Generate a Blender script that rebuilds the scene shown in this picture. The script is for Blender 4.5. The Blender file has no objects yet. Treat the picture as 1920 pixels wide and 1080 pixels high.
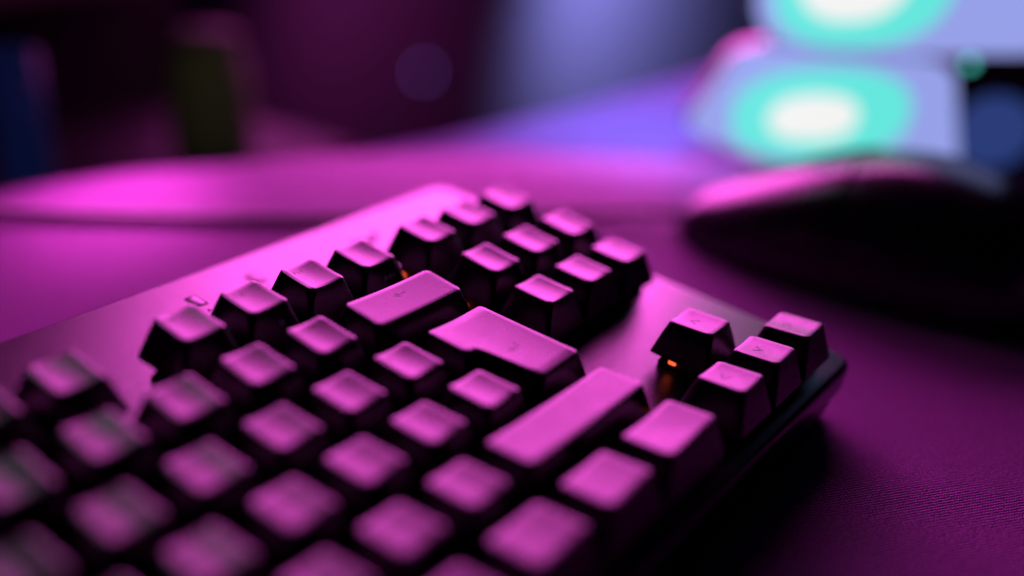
import bpy, bmesh, math, random
from mathutils import Vector, Matrix

random.seed(4)
S = 0.001                      # everything below is measured in millimetres
scene = bpy.context.scene
COL = scene.collection

# ------------------------------------------------------------------ camera
cam_d = bpy.data.cameras.new('camera')
cam = bpy.data.objects.new('camera', cam_d); COL.objects.link(cam)
cam.matrix_world = Matrix(((0.606445, 0.306957, -0.733486, 90.4 * S),
                           (-0.793866, 0.285642, -0.536828, -76.82 * S),
                           (0.044731, 0.907847, 0.416909, 156.4 * S),
                           (0, 0, 0, 1)))
cam_d.sensor_width = 36; cam_d.lens = 36.385
cam_d.clip_start = 0.005; cam_d.clip_end = 50
cam_d.dof.use_dof = True
cam_d.dof.focus_distance = 0.268
cam_d.dof.aperture_fstop = 2.1
scene.camera = cam

# ------------------------------------------------------------------ world and lamps
world = bpy.data.worlds.new('World'); scene.world = world; world.use_nodes = True
bg = world.node_tree.nodes['Background']
bg.inputs[0].default_value = (0.45, 0.10, 0.75, 1); bg.inputs[1].default_value = 0.004


def lamp(name, kind, loc, target, power, color, **kw):
    d = bpy.data.lights.new(name, kind); d.energy = power; d.color = color
    for k, v in kw.items():
        setattr(d, k, v)
    o = bpy.data.objects.new(name, d); COL.objects.link(o)
    o.location = Vector(loc) * S
    o.rotation_euler = (Vector(target) - Vector(loc)).to_track_quat('-Z', 'Y').to_euler()
    return o


MAGENTA = (1.0, 0.10, 0.76)
# the wide magenta lamp beyond the desk that back-lights the keyboard
lamp('magenta_key_lamp', 'AREA', (1150, 735, 425), (280, 100, 20), 27.5, MAGENTA,
     shape='RECTANGLE', size=1.02, size_y=0.72)
# a narrow magenta spot that makes the pool of light on the desk behind the keyboard
lamp('magenta_pool_lamp', 'SPOT', (600, 640, 330), (322, 300, 0), 62.0, MAGENTA,
     spot_size=math.radians(11), spot_blend=1.0, shadow_soft_size=0.02)
# second magenta fill lamp, added to brighten the left-hand keys
lamp('magenta_left_fill', 'AREA', (515, 490, 480), (190, 60, 30), 0.55, MAGENTA,
     shape='RECTANGLE', size=0.22, size_y=0.14)
# small green lamp high on the left, mirrored in the back of the nearest keys
lamp('green_lamp', 'AREA', (400, 450, 560), (150, 110, 20), 0.09, (0.04, 1.0, 0.50), shape='DISK', size=0.10)
# dim washes on the far wall: magenta in the middle, blue to the right
lamp('magenta_wall_wash', 'SPOT', (1330, 900, 40), (1541, 1300, -272), 1.7, MAGENTA,
     spot_size=math.radians(95), spot_blend=1.0, shadow_soft_size=0.05)
lamp('blue_wall_wash', 'SPOT', (2150, 830, 20), (2380, 1300, -300), 30.0, (0.33, 0.36, 1.0),
     spot_size=math.radians(105), spot_blend=1.0, shadow_soft_size=0.05)
# faint warm fill added near the camera, aimed at the jar
lamp('warm_jar_fill', 'SPOT', (150, -50, 260), (508, 480, -22), 1.9, (1.0, 0.72, 0.5),
     spot_size=math.radians(10), spot_blend=0.8, shadow_soft_size=0.02)

scene.view_settings.view_transform = 'Standard'
scene.view_settings.look = 'None'
scene.view_settings.exposure = 0.0
scene.view_settings.gamma = 1.0
scene.view_settings.use_curve_mapping = False
scene.render.engine = 'CYCLES'


# ------------------------------------------------------------------ materials
def nodes_of(name):
    m = bpy.data.materials.new(name); m.use_nodes = True
    nt = m.node_tree
    return m, nt, nt.nodes['Principled BSDF']


def add_bump(nt, b, height, strength, dist):
    bp = nt.nodes.new('ShaderNodeBump')
    bp.inputs['Strength'].default_value = strength
    bp.inputs['Distance'].default_value = dist
    nt.links.new(height, bp.inputs['Height'])
    nt.links.new(bp.outputs['Normal'], b.inputs['Normal'])
    return bp


def noise(nt, scale, detail=2.0, rough=0.5, coord='Object'):
    tc = nt.nodes.new('ShaderNodeTexCoord')
    n = nt.nodes.new('ShaderNodeTexNoise')
    n.inputs['Scale'].default_value = scale
    n.inputs['Detail'].default_value = detail
    n.inputs['Roughness'].default_value = rough
    nt.links.new(tc.outputs[coord], n.inputs['Vector'])
    return n


def ramp(nt, src, stops):
    r = nt.nodes.new('ShaderNodeValToRGB')
    el = r.color_ramp.elements
    el[0].position, el[0].color = stops[0][0], (*stops[0][1], 1)
    el[1].position, el[1].color = stops[1][0], (*stops[1][1], 1)
    nt.links.new(src, r.inputs[0])
    return r


def plastic(name, col, rough, grain=2500, bump=0.05, spec=0.5, dist=0.0002, metallic=0.0):
    m, nt, b = nodes_of(name)
    b.inputs['Base Color'].default_value = (*col, 1)
    b.inputs['Metallic'].default_value = metallic
    b.inputs['Specular IOR Level'].default_value = spec
    n = noise(nt, grain, 3.0)
    add_bump(nt, b, n.outputs['Fac'], bump, dist)
    n2 = noise(nt, 90, 4.0)
    r = ramp(nt, n2.outputs['Fac'], [(0.3, (rough * 0.9,) * 3), (0.75, (rough * 1.1,) * 3)])
    nt.links.new(r.outputs['Color'], b.inputs['Roughness'])
    return m


def emit(name, col, strength, base=(0.02, 0.02, 0.02)):
    m, nt, b = nodes_of(name)
    b.inputs['Base Color'].default_value = (*base, 1)
    b.inputs['Emission Color'].default_value = (*col, 1)
    b.inputs['Emission Strength'].default_value = strength
    n = noise(nt, 60, 2.0)
    r = ramp(nt, n.outputs['Fac'], [(0.2, (0.35,) * 3), (0.8, (0.5,) * 3)])
    nt.links.new(r.outputs['Color'], b.inputs['Roughness'])
    return m


M_CAP = plastic('keycap_plastic', (0.005, 0.005, 0.007), 0.29, 3200, 0.10, 0.5)


def worn_caps(m):
    nt = m.node_tree; b = nt.nodes['Principled BSDF']
    geo = nt.nodes.new('ShaderNodeNewGeometry')
    def nz(scale, detail):
        n = nt.nodes.new('ShaderNodeTexNoise'); n.inputs['Scale'].default_value = scale; n.inputs['Detail'].default_value = detail
        nt.links.new(geo.outputs['Position'], n.inputs['Vector']); return n
    r = ramp(nt, nz(160, 5).outputs['Fac'], [(0.32, (0.245,) * 3), (0.72, (0.345,) * 3)])
    nt.links.new(r.outputs['Color'], b.inputs['Roughness'])
    d = ramp(nt, nz(1500, 1).outputs['Fac'], [(0.765, (0.005, 0.005, 0.007)), (0.80, (0.42, 0.40, 0.42))])
    nt.links.new(d.outputs['Color'], b.inputs['Base Color'])


worn_caps(M_CAP)
M_PLATE = plastic('anodised_plate', (0.078, 0.075, 0.078), 0.23, 3600, 0.30, 0.5, 0.0003, 0.85)
M_BASE = plastic('case_plastic', (0.012, 0.012, 0.014), 0.45, 1800, 0.08)
M_LEGEND = plastic('legend_print', (0.20, 0.31, 0.24), 0.42, 3000, 0.05, 0.2)
M_FRONT = plastic('front_print', (0.55, 0.55, 0.65), 0.7, 3000, 0.03, 0.2)
M_INK = plastic('dark_ink', (0.004, 0.003, 0.006), 0.6, 2000, 0.03, 0.15)
M_WINDOW = plastic('indicator_window', (0.02, 0.015, 0.02), 0.22, 900, 0.03)
M_SWITCH = plastic('switch_housing', (0.003, 0.003, 0.003), 0.6, 900, 0.03)
M_LED = emit('orange_led', (1.0, 0.10, 0.035), 1.8)
M_MOUSE = plastic('mouse_plastic', (0.005, 0.005, 0.008), 0.28, 2500, 0.06)
M_RUBBER = plastic('rubber', (0.012, 0.012, 0.013), 0.7, 1500, 0.1)
M_CABLE = plastic('cable_sleeve', (0.35, 0.30, 0.34), 0.5, 1600, 0.3, 0.5, 0.0005)
M_WALL = plastic('wall_paint', (0.30, 0.26, 0.32), 0.8, 300, 0.1, 0.3)
M_DESK = plastic('desk_laminate', (0.035, 0.05, 0.14), 0.75, 400, 0.08, 0.06)


def fabric():
    m, nt, b = nodes_of('mat_fabric')
    tc = nt.nodes.new('ShaderNodeTexCoord')
    waves = []
    for ang, sc in ((0.62, 380), (-0.95, 330)):
        mp = nt.nodes.new('ShaderNodeMapping'); mp.inputs['Rotation'].default_value[2] = ang
        nt.links.new(tc.outputs['Object'], mp.inputs['Vector'])
        w = nt.nodes.new('ShaderNodeTexWave'); w.inputs['Scale'].default_value = sc
        w.inputs['Distortion'].default_value = 1.9; w.inputs['Detail'].default_value = 2.0; w.inputs['Detail Scale'].default_value = 2.0
        nt.links.new(mp.outputs['Vector'], w.inputs['Vector'])
        waves.append(w)
    mul = nt.nodes.new('ShaderNodeMath'); mul.operation = 'MULTIPLY'
    nt.links.new(waves[0].outputs['Fac'], mul.inputs[0]); nt.links.new(waves[1].outputs['Fac'], mul.inputs[1])
    n = noise(nt, 1300, 3.0, 0.65)
    add = nt.nodes.new('ShaderNodeMath'); add.operation = 'ADD'
    nt.links.new(mul.outputs[0], add.inputs[0]); nt.links.new(n.outputs['Fac'], add.inputs[1])
    add_bump(nt, b, add.outputs[0], 0.9, 0.0006)
    r = ramp(nt, add.outputs[0], [(0.48, (0.012, 0.004, 0.014)), (1.0, (0.62, 0.22, 0.68))])
    nt.links.new(r.outputs['Color'], b.inputs['Base Color'])
    b.inputs['Roughness'].default_value = 0.52
    b.inputs['Specular IOR Level'].default_value = 0.06
    b.inputs['Sheen Weight'].default_value = 0.05
    b.inputs['Sheen Roughness'].default_value = 0.4
    return m


M_MAT = fabric()


# ------------------------------------------------------------------ helpers
def link(name, mesh, mat, parent=None):
    o = bpy.data.objects.new(name, mesh)
    if mat and not mesh.materials:
        mesh.materials.append(mat)
    COL.objects.link(o); o.parent = parent
    return o


def mesh_of(name, verts, faces, smooth=True, sharp=38):
    me = bpy.data.meshes.new(name)
    me.from_pydata([(x * S, y * S, z * S) for x, y, z in verts], [], faces)
    me.update()
    bm = bmesh.new(); bm.from_mesh(me)
    bmesh.ops.recalc_face_normals(bm, faces=bm.faces); bm.to_mesh(me); bm.free()
    if smooth:
        me.polygons.foreach_set('use_smooth', [True] * len(me.polygons))
        me.set_sharp_from_angle(angle=math.radians(sharp))
    return me


def bm_mesh(name, bm, smooth=False):
    me = bpy.data.meshes.new(name); bm.to_mesh(me); bm.free()
    if smooth:
        me.polygons.foreach_set('use_smooth', [True] * len(me.polygons))
        me.set_sharp_from_angle(angle=math.radians(38))
    return me


def empty(name, loc, label=None, cat=None, group=None):
    o = bpy.data.objects.new(name, None); COL.objects.link(o)
    o.location = Vector(loc) * S; o.empty_display_size = 0.01
    tag(o, label, cat, group)
    return o


def tag(o, label=None, cat=None, group=None, kind=None):
    if label: o['label'] = label
    if cat: o['category'] = cat
    if group: o['group'] = group
    if kind: o['kind'] = kind
    return o


def round_rect(x0, x1, y0, y1, r, n=6):
    pts = []
    for cx, cy, a0 in ((x1 - r, y1 - r, 0), (x0 + r, y1 - r, 90), (x0 + r, y0 + r, 180), (x1 - r, y0 + r, 270)):
        for k in range(n + 1):
            a = math.radians(a0 + 90 * k / n)
            pts.append((cx + r * math.cos(a), cy + r * math.sin(a)))
    return pts


def loft(name, rings, cap=True, sharp=38):
    """rings: list of equal-length point lists, bottom to top"""
    n = len(rings[0]); V = [p for r in rings for p in r]; F = []
    for i in range(len(rings) - 1):
        for j in range(n):
            k = (j + 1) % n
            F.append((i * n + j, i * n + k, (i + 1) * n + k, (i + 1) * n + j))
    if cap:
        F.append(tuple(range(n))); F.append(tuple((len(rings) - 1) * n + j for j in range(n)))
    return mesh_of(name, V, F, True, sharp)


def slab(name, x0, x1, y0, y1, z0, z1, r=3.0, bev=0.8, n=6):
    def ring(ins, z): return [(x, y, z) for x, y in round_rect(x0 + ins, x1 - ins, y0 + ins, y1 - ins, max(r - ins, 0.2), n)]
    return loft(name, [ring(bev, z0), ring(0, z0 + bev), ring(0, z1 - bev), ring(bev * 0.3, z1 - bev * 0.3), ring(bev, z1)])


def text_mesh(name, body, size, depth=0.02):
    c = bpy.data.curves.new(name, 'FONT'); c.body = body; c.size = size * S
    c.align_x = 'LEFT'; c.align_y = 'CENTER'; c.extrude = depth * S; c.resolution_u = 3
    o = bpy.data.objects.new(name, c); COL.objects.link(o)
    bpy.context.view_layer.update()
    me = bpy.data.meshes.new_from_object(o.evaluated_get(bpy.context.evaluated_depsgraph_get()))
    bpy.data.objects.remove(o); me.name = name
    return me


# ------------------------------------------------------------------ the setting
BACK = [(1150, 240), (900, 243), (720, 248), (590, 256), (500, 268), (430, 286), (385, 308), (345, 331), (305, 343), (240, 348), (-250, 349)]


MAT_BACK = [(1150, 90), (700, 100), (600, 116), (560, 140), (535, 178), (500, 222), (455, 262)] + [q for q in BACK if q[0] < 440]


def sheet(name, x0, x1, y0, grow, z0, z1, bev, BACK=BACK):
    pts = [(x0, y0), (x1, y0)] + [(min(max(x, x0), x1) if i in (0, len(BACK) - 1) else x, y + grow) for i, (x, y) in enumerate(BACK)]
    pts[2] = (x1, pts[2][1]); pts[-1] = (x0, pts[-1][1])
    cx, cy = 350, 0
    def rg(ins, z): return [(x - math.copysign(ins, x - cx), y - math.copysign(ins, y - cy), z) for x, y in pts]
    return loft(name, [rg(bev, z0), rg(0, z0 + bev), rg(0, z1 - bev), rg(bev, z1)])


tag(link('desk_mat', sheet('desk_mat', -250, 1150, -420, 0, -3, 0, 0.7, MAT_BACK), M_MAT), kind='structure')
tag(link('desk', sheet('desk', -600, 1600, -700, 5, -28, -3.4, 1.5), M_DESK), kind='structure')
tag(link('wall', slab('wall', -700, 4600, 1300, 1330, -700, 1400, 2, 0.5), M_WALL), kind='structure')

# ------------------------------------------------------------------ the keyboard
U = 19.05
TILT = math.radians(5)
kb = empty('keyboard', (0, 0, 0), 'black tenkeyless mechanical keyboard with raised keys on a pink-lit metal plate', 'keyboard')
kb.matrix_world = Matrix.Rotation(TILT, 4, 'X') @ Matrix.Translation(Vector((0, 113, 19)) * S)

PX0, PX1, PY0, PY1 = -15.0, 362.0, -113.0, 46.0


def ring(ins, z, r):
    return [(x, y, z) for x, y in round_rect(PX0 + ins, PX1 - ins, PY0 + ins, PY1 - ins, max(r - ins, 0.3), 8)]


plate_me = loft('top_plate', [ring(0.7, -8.6, 7), ring(0.3, -8.2, 7), ring(0, -2.6, 7), ring(0, -1.5, 7), ring(0.35, -0.75, 7), ring(1.1, -0.2, 7), ring(1.7, 0, 7)], sharp=50)
link('top_plate', plate_me, M_PLATE, kb)


def ring2(ins, z, lean):
    return [(x, y, z - (y - PY0) * lean) for x, y in round_rect(PX0 + ins, PX1 - ins, PY0 + ins, PY1 - ins, 6, 8)]


base_me = loft('case_base', [ring2(4.0, -18.6, 0.035), ring2(2.6, -17.4, 0.03), ring2(1.2, -9.2, 0.0), ring2(1.1, -8.65, 0.0)], sharp=30)
link('case_base', base_me, M_BASE, kb)

ARC = [0.0, 0.22, 0.42, 0.6, 0.76, 0.9, 1.0]


def outline(x0, x1, y0, y1, r, inner, notch=None):
    """columns (x, ylow, yhigh) of a rounded rectangle; notch = (x of the step, y of the step, softness)"""
    xs = []
    for a in ARC: xs.append((x0 + r - r * math.cos(a * math.pi / 2), r * math.sin(a * math.pi / 2)))
    xs = [(x, h) for x, h in xs]
    mid = [x0 + r + (x1 - x0 - 2 * r) * t for t in inner]
    cols = [(x, h) for x, h in xs] + [(x, r) for x in mid] + [(x0 + x1 - x, h) for x, h in reversed(xs)]
    out = []
    for x, h in cols:
        lo, hi = y0 + r - h, y1 - r + h
        out.append([x, lo, hi])
    if notch:
        nx, ny, sw = notch
        for c in out:
            t = min(1, max(0, (c[0] - (nx - sw)) / (2 * sw))); t = t * t * (3 - 2 * t)
            edge = (ny + max(0, r - (c[0] - x0)) * 0.55) if c[0] < x0 + r else ny
            c[1] = edge * (1 - t) + c[1] * t
    return out


def cap_mesh(name, w, d, top_h, tilt, dish=0.4, ydish=0.25, notch=None, base_z=None, convex=False):
    """keycap with its centre on the origin, plate level z = 0; w, d in key units"""
    bw, bd = w * U - 0.95, d * U - 0.95
    tw, td = bw - 6.1, bd - 5.2
    cy = 0.35                               # the top sits a little towards the back
    r = 1.5
    inner = [k / 14 for k in range(1, 14)] if not notch else [k / 26 for k in range(1, 26)]
    NR = 10
    tl = math.tan(math.radians(tilt))
    zb = top_h - 9.6

    def cols(ins, rr, f):                   # f: 0 = top outline, 1 = base outline
        hw = (tw / 2 - ins) * (1 - f) + bw / 2 * f
        hd0 = (td / 2 - ins) * (1 - f) + bd / 2 * f
        c = cy * (1 - f)
        nt = None
        if notch:
            nx, ny = notch
            nt = (-bw / 2 + nx * U + (3.05 + ins) * (1 - f), ny + (2.6 + ins) * (1 - f), 1.5)
        return outline(-hw, hw, c - hd0, c + hd0, rr, inner, nt)

    xe = tw / 2 - r

    def ztop(x, y):
        q = min(1.0, abs(x) / xe)
        z = -dish * (1 - q * q) if not convex else dish * (1 - (2 * y / td) ** 2)
        if not convex: z -= ydish * (1 - min(1.0, abs(2 * (y - cy) / td)) ** 2)
        if abs(x) > xe and not convex: z -= (0.012 if x > 0 else 0.02) * (abs(x) - xe)
        return top_h + dish * 0.55 + ydish * 0.5 + z + tl * (y - cy)

    V, F = [], []
    top = cols(0.55, r - 0.35, 0)
    nc = len(top)
    for x, lo, hi in top:
        for k in range(NR + 1):
            y = lo + (hi - lo) * k / NR
            V.append((x, y, ztop(x, y)))
    idx = lambda i, k: i * (NR + 1) + k
    for i in range(nc - 1):
        for k in range(NR):
            F.append((idx(i, k), idx(i + 1, k), idx(i + 1, k + 1), idx(i, k + 1)))
    loop = [(i, 0) for i in range(nc)] + [(nc - 1, k) for k in range(1, NR + 1)] + [(i, NR) for i in range(nc - 2, -1, -1)] + [(0, k) for k in range(NR - 1, 0, -1)]
    prev = [idx(i, k) for i, k in loop]
    n = len(loop)

    def level(c, zf):
        ids = []
        for i, k in loop:
            x, lo, hi = c[i]; y = lo + (hi - lo) * k / NR
            V.append((x, y, zf(x, y))); ids.append(len(V) - 1)
        return ids

    lev = [(cols(0.22, r - 0.12, 0), lambda x, y: ztop(x, y) - 0.12),
           (cols(0.0, r, 0), lambda x, y: ztop(x, y) - 0.5)]
    for f in (0.35, 0.7, 0.97):
        lev.append((cols(0, r * (1 - f) + 1.0 * f, f ** 0.92), lambda x, y, f=f: (ztop(x * (tw / bw), y * td / bd) - 0.5) * (1 - f) + zb * f))
    lev.append((cols(0, 1.0, 1.0), lambda x, y: zb))
    for c, zf in lev:
        ids = level(c, zf)
        for j in range(n):
            F.append((prev[j], prev[(j + 1) % n], ids[(j + 1) % n], ids[j]))
        prev = ids
    # inner skirt, so that the hollow underside reads as a shell
    ids = level(cols(0, 0.8, 0.82), lambda x, y: zb + 0.02)
    for j in range(n): F.append((prev[j], prev[(j + 1) % n], ids[(j + 1) % n], ids[j]))
    prev = ids
    ids = level(cols(0.8, 0.8, 0.12), lambda x, y: top_h - 3.2)
    for j in range(n): F.append((prev[j], prev[(j + 1) % n], ids[(j + 1) % n], ids[j]))
    F.append(tuple(ids))
    me = mesh_of(name, V, F, True, 42)
    return me, ztop, (tw, td, bw, bd, zb, tl, cy)


ROWY = [0.0, -1.2534, -2.2534, -3.2534, -4.2534, -5.2534]
ROWH = [16.45, 16.33, 14.20, 13.59, 13.45, 13.48]
ROWT = [3.0, 3.5, 0.5, -2.5, -5.0, -7.0]
NAV = 0.1076
keys = []      # (x centre, row, width, legend, front legend, depth)
keys.append((0.5, 0, 1, None, None))
for k in range(4): keys.append((2.45 + k, 0, 1, None, None))
for k in range(4): keys.append((6.86 + k, 0, 1, 'F%d' % (5 + k) if k >= 2 else None, None))
for k, fr in enumerate((None, 'stop', 'prev', 'next')): keys.append((11.5 + k, 0, 1, 'F%d' % (9 + k) if k < 3 else None, fr))
for k, ch in enumerate('      67890-='): 
    keys.append((0.5 + k, 1, 1, ch.strip() or None, None))
keys.append((14.0, 1, 2, 'backspace', None))
keys.append((0.75, 2, 1.5, None, None))
for k, ch in enumerate('     YUIOP[]'): keys.append((2.0 + k, 2, 1, ch.strip() or None, None))
keys.append((0.875, 3, 1.75, None, None))
for k, ch in enumerate("     HJKL;'#"): keys.append((2.25 + k, 3, 1, ch.strip() or None, None))
keys.append((0.625, 4, 1.25, None, None))
for k, ch in enumerate('       M,./'): keys.append((1.75 + k, 4, 1, ch.strip() or None, None))
keys.append((13.625, 4, 2.75, None, None))
for x, w in ((0.625, 1.25), (1.875, 1.25), (3.125, 1.25), (6.75, 6.0), (10.375, 1.25), (11.64, 1.25), (12.90, 1.25), (14.26, 1.5)):
    keys.append((x, 5, w, None, None))
for r in (0, 1, 2):
    for k in range(3): keys.append((15.75 + NAV + k, r, 1, None, None))
keys.append((16.75 + NAV, 4, 1, 'up', None))
for k, g in enumerate(('left', 'down', 'right')): keys.append((15.75 + NAV + k, 5, 1, g, None))

# one switch and one LED mesh for all keys
sw_me = loft('switch', [[(x, y, 0.05) for x, y in round_rect(-7, 7, -7, 7, 0.6, 2)],
                        [(x, y, 1.2) for x, y in round_rect(-7, 7, -7, 7, 0.6, 2)],
                        [(x, y, 5.6) for x, y in round_rect(-5.2, 5.2, -4.6, 4.6, 0.6, 2)],
                        [(x, y, 5.61) for x, y in round_rect(-2.6, 2.6, -2.6, 2.6, 0.6, 2)],
                        [(x, y, 10.2) for x, y in round_rect(-2.6, 2.6, -2.6, 2.6, 0.6, 2)]], sharp=20)
sw_me.materials.append(M_SWITCH)
led_me = loft('led', [[(x, y, 2.2) for x, y in round_rect(-8.0, -7.1, 1.2, 3.3, 0.3, 2)],
                      [(x, y, 3.1) for x, y in round_rect(-8.0, -7.1, 1.2, 3.3, 0.3, 2)],
                      [(x, y, 3.4) for x, y in round_rect(-8.0, -7.2, 1.3, 3.3, 0.3, 2)]], sharp=30)
led_me.materials.append(M_LED)


def glyph(kind, w):
    """small arrow pictograms as flat polygons with a little thickness"""
    def prism(polys):
        bm = bmesh.new()
        for p in polys:
            lo = [bm.verts.new((x * S, y * S, -0.02 * S)) for x, y in p]
            hi = [bm.verts.new((x * S, y * S, 0.02 * S)) for x, y in p]
            bm.faces.new(hi); bm.faces.new(list(reversed(lo)))
            for i in range(len(p)):
                j = (i + 1) % len(p); bm.faces.new((lo[i], lo[j], hi[j], hi[i]))
        bmesh.ops.recalc_face_normals(bm, faces=bm.faces)
        return bm_mesh(kind, bm)
    if kind == 'backspace':
        return prism([[(0, 0), (2, 1.3), (2, 0.5)], [(0, 0), (2, -0.5), (2, -1.3)], [(1.2, 0.25), (4.6, 0.25), (4.6, -0.25), (1.2, -0.25)]])
    if kind == 'enter':
        return prism([[(0, 0), (1.9, 1.2), (1.9, -1.2)], [(1.9, 0.25), (4.2, 0.25), (4.2, -0.25), (1.9, -0.25)], [(3.7, 0.25), (4.2, 0.25), (4.2, 2.0), (3.7, 2.0)]])
    if kind == 'up': return prism([[(0, -1), (0.5, -1.2), (1.5, 0.5), (1.5, 1.3)], [(1.5, 0.5), (2.5, -1.2), (3, -1), (1.5, 1.3)]])
    if kind == 'down': return prism([[(0, 1), (1.5, -1.3), (1.5, -0.5), (0.5, 1.2)], [(1.5, -1.3), (3, 1), (2.5, 1.2), (1.5, -0.5)]])
    if kind == 'left': return prism([[(2.4, 1.5), (0, 0), (0.8, 0), (2.6, 1.1)], [(0, 0), (2.4, -1.5), (2.6, -1.1), (0.8, 0)]])
    if kind == 'right': return prism([[(0.2, 1.5), (0, 1.1), (1.8, 0), (2.6, 0)], [(2.6, 0), (1.8, 0), (0, -1.1), (0.2, -1.5)]])
    if kind == 'prev': return prism([[(-2.2, 0.9), (-2.2, -0.9), (-1.8, -0.9), (-1.8, 0.9)], [(-1.7, 0), (0.1, 0.9), (0.1, -0.9)], [(0.2, 0), (2.0, 0.9), (2.0, -0.9)]])
    if kind == 'next': return prism([[(2.2, 0.9), (1.8, 0.9), (1.8, -0.9), (2.2, -0.9)], [(1.7, 0), (-0.1, -0.9), (-0.1, 0.9)], [(-0.2, 0), (-2.0, -0.9), (-2.0, 0.9)]])
    if kind == 'stop': return prism([[(-0.8, -0.8), (0.8, -0.8), (0.8, 0.8), (-0.8, 0.8)]])
    return None


cache = {}


def add_key(x, row, w, legend, front, label=None):
    key = (row, w)
    if key not in cache:
        if w >= 5: cache[key] = cap_mesh('keycap', w, 1, ROWH[row], ROWT[row], 0.4, convex=True)
        else: cache[key] = cap_mesh('keycap', w, 1, ROWH[row], ROWT[row], (0.36, 0.35, 0.31, 0.25, 0.20, 0.18)[row] if w < 1.3 else 0.30, (0.24, 0.21, 0.15, 0.09, 0.06, 0.05)[row] if w < 1.3 else 0.06)
        cache[key][0].materials.append(M_CAP)
    me, zt, dims = cache[key]
    place_key(me, zt, dims, x * U, ROWY[row] * U, w, legend, front, label)


def place_key(me, zt, dims, x, y, w, legend, front, label=None):
    tw, td, bw, bd, zb, tl, cy = dims
    o = link('keycap', me, M_CAP, kb); o.location = Vector((x, y, 0)) * S
    o.rotation_euler = (math.radians(random.uniform(-.35, .35)), math.radians(random.uniform(-.35, .35)), math.radians(random.uniform(-.45, .45)))
    if label: o['label'] = label
    for nm, m2 in (('switch', sw_me), ('led', led_me)):
        if nm == 'led' and x < 15.2 * U: continue
        s = link(nm, m2, None, kb); s.location = Vector((x, y, 0)) * S
    if legend:
        g = glyph(legend, w)
        if g is None: g = text_mesh('legend', legend, 2.3)
        g.name = 'legend'
        wide = legend in ('backspace', 'enter')
        lx = -2.0 if wide else -tw * 0.30
        ly = cy + (td * 0.24 if not wide else (td * 0.16 if legend == 'backspace' else -3.5))
        if legend in ('up', 'down', 'left', 'right'): lx, ly = -tw * 0.20, cy + td * 0.10
        # drape the print over the dished top
        for v in g.vertices:
            X, Y = v.co.x / S + lx, v.co.y / S + ly
            v.co = Vector((X, Y, zt(X, Y) + 0.02 + (0.012 if v.co.z > 0 else -0.02))) * S
        link('legend', g, M_LEGEND, o)
    if front:
        g = glyph(front, w)
        yf0, zf0 = -td / 2 + cy, zt(0, -td / 2) - 0.6
        yf1, zf1 = -bd / 2, zb
        t = 0.42
        q = Vector((0, yf1 - yf0, zf1 - zf0)).normalized()
        nrm = Vector((0, -abs(q.z), -abs(q.y))).normalized()
        nrm = Vector((0, q.z, -q.y)); nrm = nrm if nrm.y < 0 else -nrm
        base = Vector((2.2, yf0 + (yf1 - yf0) * t, zf0 + (zf1 - zf0) * t)) + nrm * 0.16
        for v in g.vertices:
            a, b, c = v.co / S
            v.co = (base + Vector((1, 0, 0)) * a - q * b + nrm * c) * S
        link('front_legend', g, M_FRONT, o)


for x, row, w, lg, fr in keys:
    lab = None
    if lg == 'backspace': lab = 'wide backspace keycap with a left arrow'
    elif w == 2.75: lab = 'long right shift keycap'
    elif w == 6.0: lab = 'long space bar'
    elif w == 1.5 and row == 5: lab = 'wide control keycap beside the arrow keys'
    add_key(x, row, w, lg, fr, lab)
# L-shaped return key over two rows
ent_h = 14.0
me, zt, dims = cap_mesh('keycap', 1.5, 2, ent_h, -1.0, 0.30, 0.08, notch=(0.25, 0.0))
me.materials.append(M_CAP)
place_key(me, zt, dims, 14.25 * U, (ROWY[2] - 0.5) * U, 1.5, 'enter', None, 'L-shaped return keycap spanning two rows')

# indicator windows and marks on the plate
for x in (244.3, 265.0):
    w_ = link('indicator_window', slab('indicator_window', x - 1.35, x + 1.35, 28.9, 34.2, -0.4, 0.10, 0.4, 0.08, 3), M_WINDOW, kb)
    fr = []
    bm = bmesh.new()
    for a, b, c, d in ((-1.75, 1.75, 34.25, 34.55), (-1.75, 1.75, 28.55, 28.85), (-1.75, -1.42, 28.85, 34.25), (1.42, 1.75, 28.85, 34.25)):
        vs = bmesh.ops.create_cube(bm, size=1.0)['verts']
        for v in vs:
            v.co = Vector((x + (a + b) / 2 + v.co.x * (b - a), (c + d) / 2 + v.co.y * (d - c), 0.02 + v.co.z * 0.16)) * S
    link('window_frame', bm_mesh('window_frame', bm), M_INK, w_)
for ch, x, y, s in (('A', 243.0, 25.2, 2.3), ('1', 263.6, 25.2, 2.3)):
    g = text_mesh('lock_mark', ch, s)
    o = link('lock_mark', g, M_INK, kb); o.location = Vector((x, y, 0.03)) * S
# dark crescent mark behind the last function key
arc = []
for rr, rng in ((6.2, range(0, 13)), (4.6, range(12, -1, -1))):
    for k in rng:
        a = math.radians(200 + 140 * k / 12); arc.append((308.3 + rr * math.cos(a), 33.5 + (rr if rr > 5 else rr * 0.8) * math.sin(a)))
link('dark_crescent', loft('dark_crescent', [[(x, y, 0.0) for x, y in arc], [(x, y, 0.08) for x, y in arc]]), M_INK, kb)
# feet that prop the back of the case up
for x in (20, 330):
    link('foot', slab('foot', x - 9, x + 9, 30, 40, -32.6, -17, 1.5, 0.6), M_RUBBER, kb)

# ------------------------------------------------------------------ the mouse
ms = empty('mouse', (479, -32, 0), 'black computer mouse with a pink-lit nose, right of the keyboard', 'mouse')
ms.rotation_euler[2] = math.radians(4)


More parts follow.
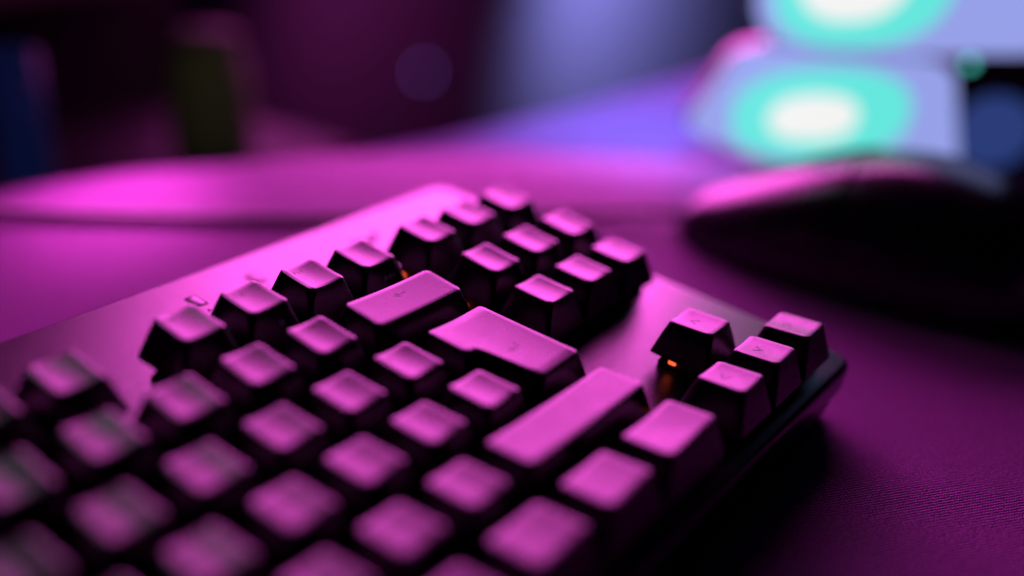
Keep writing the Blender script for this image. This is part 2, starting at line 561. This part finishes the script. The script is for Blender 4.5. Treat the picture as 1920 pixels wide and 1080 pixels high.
def mouse_section(t):
    """t 0 (rear) .. 1 (nose): y, half width, height, bottom"""
    y = 141 * t
    w = 38 * (1 - (2 * abs(t - 0.42)) ** 3.2 * 0.34) * (1 - max(0, t - 0.93) ** 2 * 40)
    if t < 0.12: w *= math.sqrt(max(0.02, 1 - ((0.12 - t) / 0.125) ** 2))
    hgt = 50 * math.exp(-((t - 0.36) / 0.62) ** 2) - 2
    if t < 0.16: hgt *= math.sqrt(max(0.05, 1 - ((0.16 - t) / 0.165) ** 2))
    if t > 0.94: hgt *= 1 - (t - 0.94) * 5
    return y, w, hgt


def mouse_skin(name, t0, t1, a0, a1, off=0.0, z0=1.2, n=26, m=26):
    V, F = [], []
    for i in range(n + 1):
        y, w, h = mouse_section(t0 + (t1 - t0) * i / n)
        for j in range(m + 1):
            a = math.radians(a0 + (a1 - a0) * j / m)
            ca, sa = math.cos(a), math.sin(a)
            e = 0.62
            x = -(w + off) * math.copysign(abs(ca) ** e, ca); z = z0 + (h + off - z0) * abs(sa) ** 0.8
            V.append((x, y, z))
    for i in range(n):
        for j in range(m):
            k = i * (m + 1) + j; F.append((k, k + 1, k + m + 2, k + m + 1))
    if a0 == 0 and a1 == 180:
        F.append(tuple(i * (m + 1) for i in range(n + 1)) + tuple(i * (m + 1) + m for i in range(n, -1, -1)))
        F.append(tuple(range(m + 1))); F.append(tuple(n * (m + 1) + j for j in range(m + 1)))
    return mesh_of(name, V, F, True, 50)


link('body', mouse_skin('body', 0.0, 1.0, 0, 180), M_MOUSE, ms)
link('button', mouse_skin('button', 0.52, 1.0, 22, 85, 0.9), M_MOUSE, ms)
link('button', mouse_skin('button', 0.52, 1.0, 95, 158, 0.9), M_MOUSE, ms)
wh = []
for k, (dx, rr) in enumerate(((-3.6, 9.6), (-3.0, 11), (3.0, 11), (3.6, 9.6))):
    wh.append([(dx, 100 + rr * math.cos(2 * math.pi * j / 28), 24.5 + rr * math.sin(2 * math.pi * j / 28)) for j in range(28)])
link('scroll_wheel', loft('scroll_wheel', wh), M_RUBBER, ms)
for ty in (50, 68):
    b = link('side_button', slab('side_button', -38.2, -35, ty, ty + 16, 19, 24, 1.2, 0.6), M_MOUSE, ms)


def tube(name, pts, r, mat, parent=None, seg=14):
    c = bpy.data.curves.new(name, 'CURVE'); c.dimensions = '3D'; c.bevel_depth = r * S; c.bevel_resolution = 4
    c.use_fill_caps = True; c.resolution_u = 10
    sp = c.splines.new('NURBS'); sp.points.add(len(pts) - 1); sp.order_u = 4; sp.use_endpoint_u = True
    for p, q in zip(sp.points, pts): p.co = (*(Vector(q) * S), 1)
    o = bpy.data.objects.new(name, c); COL.objects.link(o); bpy.context.view_layer.update()
    me = bpy.data.meshes.new_from_object(o.evaluated_get(bpy.context.evaluated_depsgraph_get()))
    bpy.data.objects.remove(o)
    me.polygons.foreach_set('use_smooth', [True] * len(me.polygons))
    o = link(name, me, mat, parent)
    return o


cab = tube('cable', [(468, 98, 8), (463, 114, 6), (446, 142, 2.3), (405, 182, 2.3), (360, 222, 2.3), (318, 268, 2.3), (286, 305, 2.3), (270, 326, 4.5), (252, 350, 5), (236, 372, -20), (225, 390, -90)], 2.2, M_CABLE)
cab.parent = ms; cab.matrix_parent_inverse = (Matrix.Translation(ms.location) @ Matrix.Rotation(ms.rotation_euler[2], 4, 'Z')).inverted()

# ------------------------------------------------------------------ glowing light boxes behind the mouse
M_DIFFUSER = emit('panel_diffuser', (0.36, 0.42, 0.95), 0.85)
M_CYAN = emit('panel_cyan', (0.13, 0.80, 0.72), 1.0)
M_WHITE = emit('panel_white', (0.9, 0.9, 0.88), 1.0)


def superdisc(cx, cz, rx, rz, y0, y1, n=40, p=2.4, skew=0.0):
    def rg(y, k):
        out = []
        for j in range(n):
            a = 2 * math.pi * j / n; ca, sa = math.cos(a), math.sin(a)
            x = math.copysign(abs(ca) ** (2 / p), ca) * rx * k; z = math.copysign(abs(sa) ** (2 / p), sa) * rz * k
            out.append((cx + x + skew * z, y, cz + z + 0.10 * x))
        return out
    return loft('disc', [rg(y1, 1.0), rg(y0 + 0.4, 1.0), rg(y0, 0.93)])


def smooth_poly(pts, it=2):
    for _ in range(it):
        out = []
        for i in range(len(pts)):
            (ax, az), (bx, bz) = pts[i], pts[(i + 1) % len(pts)]
            out += [(ax * .75 + bx * .25, az * .75 + bz * .25), (ax * .25 + bx * .75, az * .25 + bz * .75)]
        pts = out
    return pts


def light_box(loc, rz, poly, label, cyan, core, depth=22):
    r = empty('light_box', loc, label, 'light', 'glowing light boxes')
    r.rotation_euler = (0, 0, math.radians(rz))      # x to the right, y away from the viewer, z up
    pts = smooth_poly(poly)
    cx = sum(p[0] for p in pts) / len(pts); cz = sum(p[1] for p in pts) / len(pts)
    def rg(k, y): return [(cx + (x - cx) * k, y, cz + (z - cz) * k) for x, z in pts]
    link('housing', loft('housing', [rg(0.98, depth), rg(1.0, depth - 1), rg(1.0, 1.6), rg(0.99, 1.2)]), M_BASE, r)
    link('diffuser', loft('diffuser', [rg(0.97, 1.4), rg(0.975, -1.0), rg(0.96, -1.5)]), M_DIFFUSER, r)
    link('glow_ring', superdisc(*cyan, -2.3, -1.4), M_CYAN, r)
    link('glow_core', superdisc(*core, -3.0, -2.2), M_WHITE, r)
    return r


AZ = -62.0
BOX = (580, 92, 0)
light_box(BOX, AZ, [(-76, 18), (-50, 8), (-27, 3), (8, 0.5), (66, 0.5), (56, 37), (50, 63), (3, 58), (-50, 63), (-64, 36)],
          'lower blurred light box glowing white and cyan behind the mouse', (-8, 30, 42, 23), (-11, 28.5, 21, 11.5))
light_box(BOX, AZ, [(-53, 62), (3, 58.6), (52, 63), (90, 66), (120, 80), (125, 138), (-40, 138)],
          'upper blurred light box glowing white and cyan, cut off by the top edge', (2, 93, 40, 30), (-2, 101, 26, 26))
lamp('blue_desk_fill', 'SPOT', (470, 120, 300), (610, 205, 0), 30.0, (0.34, 0.42, 1.0), spot_size=math.radians(44), spot_blend=1.0, shadow_soft_size=0.04)  # added blue spot above the desk, stands in for spill from the boxes

# ------------------------------------------------------------------ black loudspeaker at the right edge
sp = empty('loudspeaker', (645, 35, 0), 'black loudspeaker with a dim blue glow put on its cone at the right edge of the desk', 'loudspeaker')
sp.rotation_euler = (0, 0, math.radians(-64))
link('cabinet', slab('cabinet', -26, 95, 0, 90, 0.2, 60, 6, 2), M_BASE, sp)
M_CONE_GLOW = emit('cone_blue_glow', (0.06, 0.12, 0.50), 0.38)  # emission stands in for blue light falling on the cone
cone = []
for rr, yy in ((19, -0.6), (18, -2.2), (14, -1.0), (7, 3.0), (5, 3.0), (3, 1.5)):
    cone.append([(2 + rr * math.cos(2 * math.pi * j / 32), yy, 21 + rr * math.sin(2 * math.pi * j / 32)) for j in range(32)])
link('cone', loft('cone', cone), M_CONE_GLOW, sp)
M_TEAL = emit('teal_led', (0.06, 0.50, 0.42), 2.6)
led = [[(-17 + rr * math.cos(2 * math.pi * j / 16), yy, 54 + rr * math.sin(2 * math.pi * j / 16)) for j in range(16)] for rr, yy in ((2.2, 0.1), (2.2, -1.0), (1.3, -1.7))]
link('indicator_light', loft('indicator_light', led), M_TEAL, sp)

# ------------------------------------------------------------------ bookcase on the left, beyond the desk
M_WOOD = plastic('shelf_wood', (0.10, 0.055, 0.03), 0.6, 500, 0.1)
M_BLACKWOOD = plastic('black_board', (0.006, 0.005, 0.006), 0.7, 500, 0.08, 0.05)
bc = empty('bookcase', (120, 440, -700), 'dark bookcase behind the desk with a brown upper shelf', 'bookcase')
link('back_panel', slab('back_panel', 0, 480, 196, 206, 0, 790, 1, 0.4), M_BLACKWOOD, bc)
link('side_panel', slab('side_panel', -14, -0.5, 0, 206, 0, 790, 1, 0.4), M_BLACKWOOD, bc)
link('lower_shelf', slab('lower_shelf', 0, 480, 0, 195.5, 616, 632, 1, 0.4), M_BLACKWOOD, bc)
link('upper_shelf', slab('upper_shelf', 0, 480, 0, 195.5, 757, 773, 1, 0.4), M_WOOD, bc)

M_JAR = plastic('olive_glaze', (0.08, 0.10, 0.055), 0.7, 600, 0.1, 0.1)
jar = empty('jar', (508, 482, -68), 'blurred olive brown jar standing behind the desk', 'jar')
prof = ((20, 0), (25, 1.5), (27, 12), (27.5, 50), (26, 68), (21, 77))
link('body', loft('body', [[(r * math.cos(2 * math.pi * j / 36), r * math.sin(2 * math.pi * j / 36), z) for j in range(36)] for r, z in prof]), M_JAR, jar)
prof = ((21.5, 77.2), (22.5, 78), (22.5, 86), (20, 88), (6, 89))
link('lid', loft('lid', [[(r * math.cos(2 * math.pi * j / 36), r * math.sin(2 * math.pi * j / 36), z) for j in range(36)] for r, z in prof]), M_JAR, jar)
M_TUBE = emit('blue_tube', (0.012, 0.03, 0.20), 0.12)
tb = empty('light_tube', (378, 480, -68), 'dim blue upright light tube on the shelf at the left edge', 'light')
prof = ((13, 8.2), (14, 10), (14, 92), (12, 95))
link('glowing_tube', loft('glowing_tube', [[(r * math.cos(2 * math.pi * j / 28), r * math.sin(2 * math.pi * j / 28), z) for j in range(28)] for r, z in prof]), M_TUBE, tb)
prof = ((18, 0), (18, 5), (15, 8))
link('base', loft('base', [[(r * math.cos(2 * math.pi * j / 28), r * math.sin(2 * math.pi * j / 28), z) for j in range(28)] for r, z in prof]), M_BASE, tb)

# small standby light on the far wall
M_STANDBY = emit('standby_led', (0.22, 0.10, 0.60), 4.0)
sb = empty('standby_light', (1630, 1299, -321), 'tiny violet standby light on the dark wall, a faint round blur', 'light')
link('bezel', loft('bezel', [[(9 * math.cos(2 * math.pi * j / 20), y, 9 * math.sin(2 * math.pi * j / 20)) for j in range(20)] for y in (0.5, -4)]), M_BASE, sb)
link('lens', loft('lens', [[(r * math.cos(2 * math.pi * j / 20), y, r * math.sin(2 * math.pi * j / 20)) for j in range(20)] for r, y in ((6, -4.2), (6, -6), (3, -8))]), M_STANDBY, sb)
